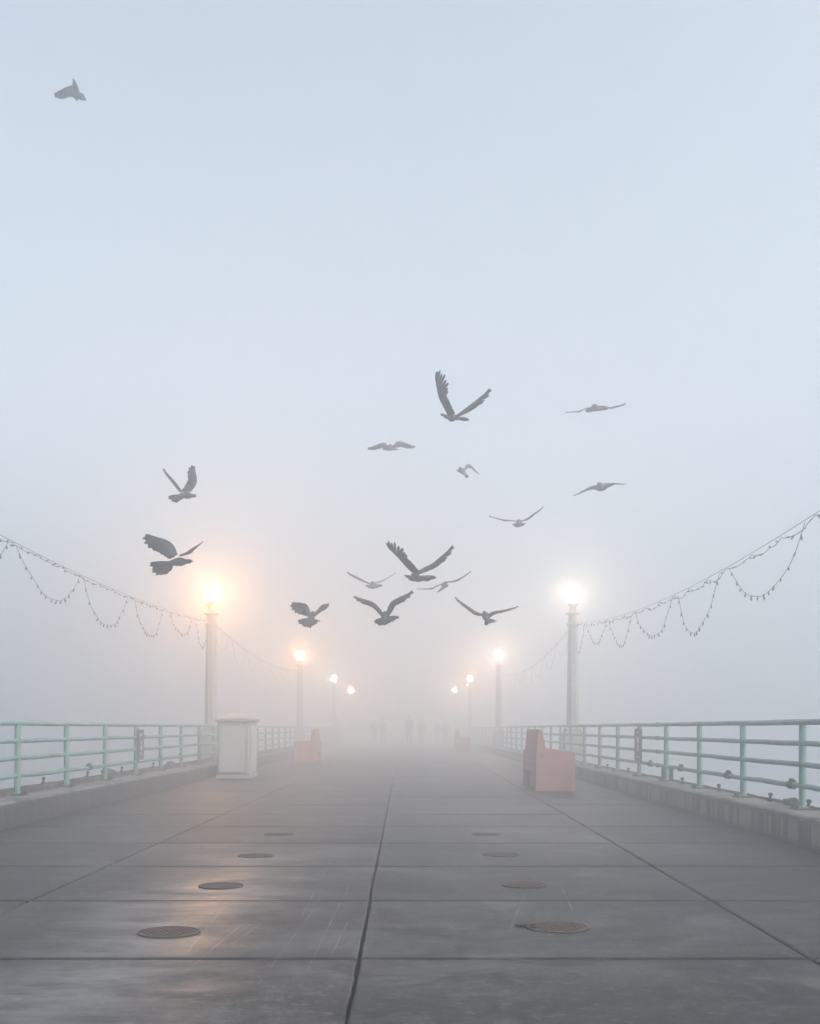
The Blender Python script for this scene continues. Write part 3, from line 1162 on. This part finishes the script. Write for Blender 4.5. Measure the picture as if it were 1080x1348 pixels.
def make_bird(label, d, lw, rw, head, rump, tails, tint=1.0, face=1, chordm=.125, size=1.0, light=0.0, tail_len=.125):
    """lw / rw: ([4 leading px], [4 trailing px]); head, rump px; tails px list; face=+1 flies away"""
    s_ = d / F
    origin = P((head[0] + rump[0]) / 2, (head[1] + rump[1]) / 2, d)

    def W(p, dy=0.0):
        q = P(p[0], p[1], d)
        return Vector((q.x - origin.x, dy, q.z - origin.z))

    b = Bird(tint)
    # body axis: real length .17 m head..rump, the missing part goes into depth
    hl_, rp = W(head), W(rump)
    want = .185 * size
    dep = math.sqrt(max(want ** 2 - (hl_ - rp).length ** 2, .0)) * face
    hl_.y, rp.y = dep / 2, -dep / 2
    ax = (hl_ - rp).normalized()
    up = Vector((0, 0, 1)) - ax * ax.z
    up = up.normalized() if up.length > .1 else Vector((0, -1, 0))
    Ln = (hl_ - rp).length
    st = [(-.30, .006), (-.16, .022), (0, .034), (.2, .046), (.42, .053), (.62, .051), (.78, .040), (.90, .029), (1.0, .0265), (1.10, .028), (1.19, .0255), (1.27, .016), (1.31, .007)]
    pts, rad, cl = [], [], []
    for t_, r_ in st:
        droop = -.012 * max(0, .5 - t_) + (.010 * max(0, t_ - .8))
        pts.append(rp + ax * Ln * t_ + up * droop)
        rad.append(r_ * size * .8)
        cl.append(DGREY if t_ > .75 else (LGREY if t_ < .1 else GREY))
    b.loft(pts, rad, 12, cl, 1.0, up)
    # beak and eyes
    tip = pts[-1]
    b.loft([tip - ax * .006, tip + ax * .010 - up * .001, tip + ax * .022 - up * .006], [.0065, .005, .0012], 6, [BLK, BLK], 1, up)
    sdv = ax.cross(up)
    for sg in (-1, 1):
        c = pts[-3] + sdv * sg * .0196 + up * .005
        b.loft([c - sdv * sg * .003, c, c + sdv * sg * .0025], [.004, .005, .002], 6, [(.25, .06, .02), BLK], 1, up)
    # wings
    for (lead, trail) in (lw, rw):
        Lp = [W(p) for p in lead]
        Tp = [W(p) for p in trail]
        seglen = sum((q - p).length for p, q in zip(Lp, Lp[1:]))
        want = .30 * size
        extra = math.sqrt(max(want ** 2 - seglen ** 2, 0.0))
        extra = min(extra, .16)
        base = hl_.y * .35
        for k, f in enumerate((0, .45, .8, 1.0)):
            bow = (0, .02, .012, -.01)[k]
            Lp[k].y = base + face * (bow + extra * f * (-1 if k == 3 else .6))
            c = chordm * (1.0, 1.05, .95, .35)[k] * size
            pxl = (Vector((Tp[k].x, 0, Tp[k].z)) - Vector((Lp[k].x, 0, Lp[k].z))).length
            Tp[k].y = Lp[k].y - face * math.sqrt(max(c * c - pxl * pxl, 0.0))
        lg = lambda c_: tuple(x + light for x in c_)
        b.wing(Lp, Tp, (lg(GREY), lg(LGREY), lg(GREY), lg(DGREY)))
    # tail fan
    nt = 12
    root_c = rp + ax * Ln * .10
    raw = [W(tp) for tp in tails]
    ends = []
    for k in range(nt):
        f = k / (nt - 1) * (len(raw) - 1)
        i = min(int(f), len(raw) - 2)
        q = raw[i].lerp(raw[i + 1], f - i)
        v = q - root_c
        v.y = 0
        tl = tail_len * size
        q.y = root_c.y - face * math.sqrt(max(tl ** 2 - v.length ** 2, .0004))
        ends.append(q)
    lat = ends[-1] - ends[0]
    fan_n = lat.cross(ends[nt // 2] - root_c)
    if fan_n.length < 1e-7:
        fan_n = up.copy()
    fan_n.normalize()
    if fan_n.dot(up) < 0:
        fan_n = -fan_n
    gap = sum((p - q).length for p, q in zip(ends, ends[1:])) / (nt - 1)
    for k, q in enumerate(ends):
        vv = (q - root_c)
        q2 = root_c + vv * (1 + .05 * math.sin(k * 2.3))
        loc = (ends[min(k + 1, nt - 1)] - ends[max(k - 1, 0)]).cross(vv)
        nm = loc.normalized() if loc.length > 1e-7 else fan_n
        if nm.dot(fan_n) < 0:
            nm = -nm
        b.feather(root_c + vv * .04 + fan_n * .0012 * (k % 3), q2, nm, .020, min(max(gap * 1.15, .022), .042), LGREY if k % 3 else GREY, DGREY if k % 2 else BLK)
    o = obj('pigeon', b.bm, M['bird'], smooth=True)
    o.location = origin
    tag(o, label, 'bird', 'pigeons flying over the pier')
    return o


def fan(l, bt, r, n=9):
    """tail tips on a curve left - bottom - right"""
    out = []
    for k in range(n):
        t_ = k / (n - 1)
        c = (2 * bt[0] - (l[0] + r[0]) / 2, 2 * bt[1] - (l[1] + r[1]) / 2)
        out.append(((1 - t_) ** 2 * l[0] + 2 * t_ * (1 - t_) * c[0] + t_ * t_ * r[0], (1 - t_) ** 2 * l[1] + 2 * t_ * (1 - t_) * c[1] + t_ * t_ * r[1]))
    return out


def off(pts, offs):
    return [(p[0] + o[0], p[1] + o[1]) for p, o in zip(pts, offs)]


def bird(label, d, L, Lo, Rr, Ro, head, rump, tails, **k):
    return make_bird(label, d, (L, off(L, Lo)), (Rr, off(Rr, Ro)), head, rump, tails, **k)


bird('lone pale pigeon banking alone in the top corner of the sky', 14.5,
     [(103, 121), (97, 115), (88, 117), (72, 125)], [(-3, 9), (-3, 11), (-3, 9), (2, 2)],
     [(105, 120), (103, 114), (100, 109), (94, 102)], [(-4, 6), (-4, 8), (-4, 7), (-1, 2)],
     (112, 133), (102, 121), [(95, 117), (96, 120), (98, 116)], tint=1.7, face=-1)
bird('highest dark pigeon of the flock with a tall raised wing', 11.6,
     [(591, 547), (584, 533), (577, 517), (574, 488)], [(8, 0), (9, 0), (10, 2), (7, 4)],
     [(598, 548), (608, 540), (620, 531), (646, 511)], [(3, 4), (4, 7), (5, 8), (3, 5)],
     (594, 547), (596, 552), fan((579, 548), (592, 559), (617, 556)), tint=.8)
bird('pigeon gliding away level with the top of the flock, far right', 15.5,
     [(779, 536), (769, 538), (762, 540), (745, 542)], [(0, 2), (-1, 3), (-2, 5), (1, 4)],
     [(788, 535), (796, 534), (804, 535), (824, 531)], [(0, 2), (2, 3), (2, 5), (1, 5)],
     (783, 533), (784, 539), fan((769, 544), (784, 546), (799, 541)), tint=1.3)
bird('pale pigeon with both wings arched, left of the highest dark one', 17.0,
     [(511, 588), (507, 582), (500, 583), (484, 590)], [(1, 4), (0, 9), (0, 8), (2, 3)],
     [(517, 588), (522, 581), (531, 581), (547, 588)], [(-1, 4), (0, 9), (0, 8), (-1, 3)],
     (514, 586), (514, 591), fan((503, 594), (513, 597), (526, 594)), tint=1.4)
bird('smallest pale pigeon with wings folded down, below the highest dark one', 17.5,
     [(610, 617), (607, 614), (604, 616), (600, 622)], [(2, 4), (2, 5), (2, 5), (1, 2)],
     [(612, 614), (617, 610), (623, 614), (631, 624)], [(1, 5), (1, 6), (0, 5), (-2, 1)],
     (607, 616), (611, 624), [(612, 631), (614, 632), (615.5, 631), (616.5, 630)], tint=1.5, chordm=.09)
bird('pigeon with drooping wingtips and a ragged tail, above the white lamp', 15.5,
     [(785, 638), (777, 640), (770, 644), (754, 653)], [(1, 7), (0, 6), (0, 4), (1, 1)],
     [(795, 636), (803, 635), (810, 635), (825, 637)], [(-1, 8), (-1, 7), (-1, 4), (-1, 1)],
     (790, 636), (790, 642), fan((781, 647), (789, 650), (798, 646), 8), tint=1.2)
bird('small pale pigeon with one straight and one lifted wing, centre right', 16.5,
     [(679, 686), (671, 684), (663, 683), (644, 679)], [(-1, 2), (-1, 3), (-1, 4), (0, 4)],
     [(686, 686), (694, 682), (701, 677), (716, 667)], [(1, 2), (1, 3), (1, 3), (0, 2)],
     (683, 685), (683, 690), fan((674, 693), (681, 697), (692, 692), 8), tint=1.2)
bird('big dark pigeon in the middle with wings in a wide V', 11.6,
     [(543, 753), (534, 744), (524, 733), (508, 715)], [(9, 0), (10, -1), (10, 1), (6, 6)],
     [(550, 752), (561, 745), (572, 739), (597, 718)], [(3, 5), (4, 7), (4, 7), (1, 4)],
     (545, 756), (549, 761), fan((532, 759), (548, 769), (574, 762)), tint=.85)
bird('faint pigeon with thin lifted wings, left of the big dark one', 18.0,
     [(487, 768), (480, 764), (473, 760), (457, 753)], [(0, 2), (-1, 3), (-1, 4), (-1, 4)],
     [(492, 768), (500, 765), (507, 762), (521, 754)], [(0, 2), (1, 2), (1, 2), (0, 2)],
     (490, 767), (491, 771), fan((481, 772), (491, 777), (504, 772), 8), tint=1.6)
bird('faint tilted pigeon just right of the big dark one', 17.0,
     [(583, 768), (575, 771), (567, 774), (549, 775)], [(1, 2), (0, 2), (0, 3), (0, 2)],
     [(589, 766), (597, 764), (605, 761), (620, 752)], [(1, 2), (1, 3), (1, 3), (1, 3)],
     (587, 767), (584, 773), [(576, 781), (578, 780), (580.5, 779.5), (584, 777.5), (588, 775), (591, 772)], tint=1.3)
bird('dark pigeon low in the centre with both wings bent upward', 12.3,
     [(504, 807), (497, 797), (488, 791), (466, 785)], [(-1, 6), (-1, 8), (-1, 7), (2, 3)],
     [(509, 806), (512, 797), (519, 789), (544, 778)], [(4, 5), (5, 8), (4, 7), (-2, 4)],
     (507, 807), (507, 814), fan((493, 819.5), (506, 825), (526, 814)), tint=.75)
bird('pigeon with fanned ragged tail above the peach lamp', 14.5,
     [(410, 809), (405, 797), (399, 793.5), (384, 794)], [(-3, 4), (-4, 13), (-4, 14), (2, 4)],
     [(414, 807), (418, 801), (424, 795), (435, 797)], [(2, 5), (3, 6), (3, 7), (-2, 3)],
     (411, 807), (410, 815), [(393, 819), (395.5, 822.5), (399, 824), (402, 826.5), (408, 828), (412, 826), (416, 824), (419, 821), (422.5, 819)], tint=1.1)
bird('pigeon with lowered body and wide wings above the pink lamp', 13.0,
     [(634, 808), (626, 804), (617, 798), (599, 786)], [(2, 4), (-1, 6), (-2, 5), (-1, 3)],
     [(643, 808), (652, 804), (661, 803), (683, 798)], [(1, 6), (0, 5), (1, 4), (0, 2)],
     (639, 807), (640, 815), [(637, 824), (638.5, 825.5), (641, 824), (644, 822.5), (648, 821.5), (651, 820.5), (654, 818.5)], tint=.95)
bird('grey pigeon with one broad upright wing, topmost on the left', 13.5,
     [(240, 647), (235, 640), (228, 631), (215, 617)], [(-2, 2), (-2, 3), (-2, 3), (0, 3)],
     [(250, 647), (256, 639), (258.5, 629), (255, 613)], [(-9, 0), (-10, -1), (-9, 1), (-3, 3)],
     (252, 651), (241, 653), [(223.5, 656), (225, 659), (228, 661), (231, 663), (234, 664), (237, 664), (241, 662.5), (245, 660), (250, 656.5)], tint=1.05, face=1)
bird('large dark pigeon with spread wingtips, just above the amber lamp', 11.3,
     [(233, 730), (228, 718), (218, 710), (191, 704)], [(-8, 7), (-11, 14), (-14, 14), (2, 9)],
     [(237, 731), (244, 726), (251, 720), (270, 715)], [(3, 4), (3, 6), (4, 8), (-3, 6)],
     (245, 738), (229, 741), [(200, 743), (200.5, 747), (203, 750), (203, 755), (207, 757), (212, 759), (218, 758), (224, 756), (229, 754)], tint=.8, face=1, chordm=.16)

# ------------------------------------------------------------------ walkers far down the pier


def person(label, x, d, h, facing, stride, jm, bag=False):
    k = h / 1.75
    me = bpy.data.meshes.new('person')
    V, E, Rr = [], [], []

    def v(p, r, par=None):
        V.append(Vector(p) * k)
        Rr.append(r * k)
        if par is not None:
            E.append((par, len(V) - 1))
        return len(V) - 1
    pel = v((0, 0, .95), .17)
    wa = v((0, .0, 1.10), .17, pel)
    ch = v((0, .0, 1.30), .185, wa)
    up = v((0, .01, 1.42), .115, ch)
    nk = v((0, .01, 1.50), .055, up)
    jw = v((0, -.02, 1.565), .072, nk)
    hd = v((0, -.005, 1.64), .092, jw)
    v((0, .0, 1.70), .075, hd)
    v((0, -.105, 1.615), .014, jw)      # nose
    for sg in (-1, 1):
        v((sg * .088, .005, 1.625), .014, hd)   # ear
        sh = v((sg * .19, .01, 1.40), .078, up)
        sw = -sg * stride * .5
        el = v((sg * .235, .03 + sw * .35, 1.13), .062, sh)
        wr_ = v((sg * .235, -.04 + sw, .90), .032, el)
        pa = v((sg * .235, -.055 + sw * 1.05, .835), .034, wr_)
        for q in range(4):
            f0 = v((sg * .235, -.085 + q * .019 + sw * 1.05, .79), .010, pa)
            f1 = v((sg * .228, -.088 + q * .018 + sw * 1.05, .755 + .008 * abs(q - 1.5)), .009, f0)
            v((sg * .218, -.088 + q * .018 + sw * 1.05, .728 + .008 * abs(q - 1.5)), .008, f1)
        th = v((sg * .222, -.098 + sw * 1.05, .83), .011, pa)
        v((sg * .215, -.112 + sw * 1.05, .795), .010, th)
        st = sg * stride
        hp = v((sg * .09, 0, .90), .11, pel)
        kn = v((sg * .10, -st * .45 - .015, .50), .078, hp)
        an = v((sg * .10, -st * .75 + (.06 if st < 0 else 0), .095 + (.04 if st < 0 else 0)), .055, kn)
        v((sg * .10, -st * .75 - .10 + (.06 if st < 0 else 0), .045 + (.01 if st < 0 else 0)), .040, an)
        v((sg * .115, -st * .75 - .17 + (.06 if st < 0 else 0), .035), .030, len(V) - 1)
        v((sg * .10, -st * .75 + .04 + (.06 if st < 0 else 0), .045 + (.035 if st < 0 else 0)), .036, an)
    me.from_pydata([tuple(p) for p in V], E, [])
    o = bpy.data.objects.new('person', me)
    COL.objects.link(o)
    m = o.modifiers.new('skin', 'SKIN')
    for i, sv_ in enumerate(me.skin_vertices[0].data):
        sv_.radius = (Rr[i], Rr[i])
        sv_.use_root = i == 0
    m2 = o.modifiers.new('sub', 'SUBSURF')
    m2.levels = 1
    m2.render_levels = 1
    dg = bpy.context.evaluated_depsgraph_get()
    nm = bpy.data.meshes.new_from_object(o.evaluated_get(dg))
    o.modifiers.clear()
    o.data = nm
    for mt in (jm, M['trousers'], M['skin'], M['shoe']):
        nm.materials.append(mt)
    for p in nm.polygons:
        p.use_smooth = True
        c = p.center / k
        mi = 0
        if c.z > 1.475:
            mi = 2
        elif c.z < .10:
            mi = 3
        elif abs(c.x) > .18 and c.z < .885:
            mi = 2
        elif c.z < .93 and abs(c.x) < .19:
            mi = 1
        p.material_index = mi
    o.location = (x, d, 0)
    o.rotation_euler = (0, 0, facing)
    tag(o, label, 'person', 'walkers lost in the fog')
    # hair cap
    bm = bmesh.new()
    bmesh.ops.create_uvsphere(bm, u_segments=14, v_segments=9, radius=1)
    dl = [q for q in bm.verts if q.co.z < -.25 or (q.co.y < -.45 and q.co.z < .35)]
    bmesh.ops.delete(bm, geom=dl, context='VERTS')
    for q in bm.verts:
        q.co = Vector((q.co.x * .098, q.co.y * .112 + .005, q.co.z * .115 + 1.665)) * k
    hb = obj('hair', bm, M['hair'], o, smooth=True)
    sm = hb.modifiers.new('solid', 'SOLIDIFY')
    sm.thickness = .012
    return o


person('tallest dim figure walking on the centre line of the pier', (539 - VX) * 70 / F, 70, 1.85, math.pi, .28, M['jacket'])
person('dim figure close beside the tallest walker, to the right', (554 - VX) * 73 / F, 73, 1.66, math.pi, .2, M['jacket2'])
person('dim figure nearest the farthest pink bench, mid stride', (576 - VX) * 80 / F, 80, 1.58, 0, .3, M['jacket'])
person('faint figure behind the walker nearest the farthest bench', (587 - VX) * 75 / F, 75, 1.62, .3, .15, M['jacket2'])
person('faint figure left of centre, one of two side by side', (493 - VX) * 74 / F, 74, 1.6, math.pi, .22, M['jacket'])
person('faint figure standing right beside the one left of centre', (504 - VX) * 75 / F, 75, 1.72, math.pi + .3, .1, M['jacket2'])
person('faintest figure, alone near the railing on the left', (444 - VX) * 80 / F, 80, 1.75, math.pi, .2, M['jacket'])
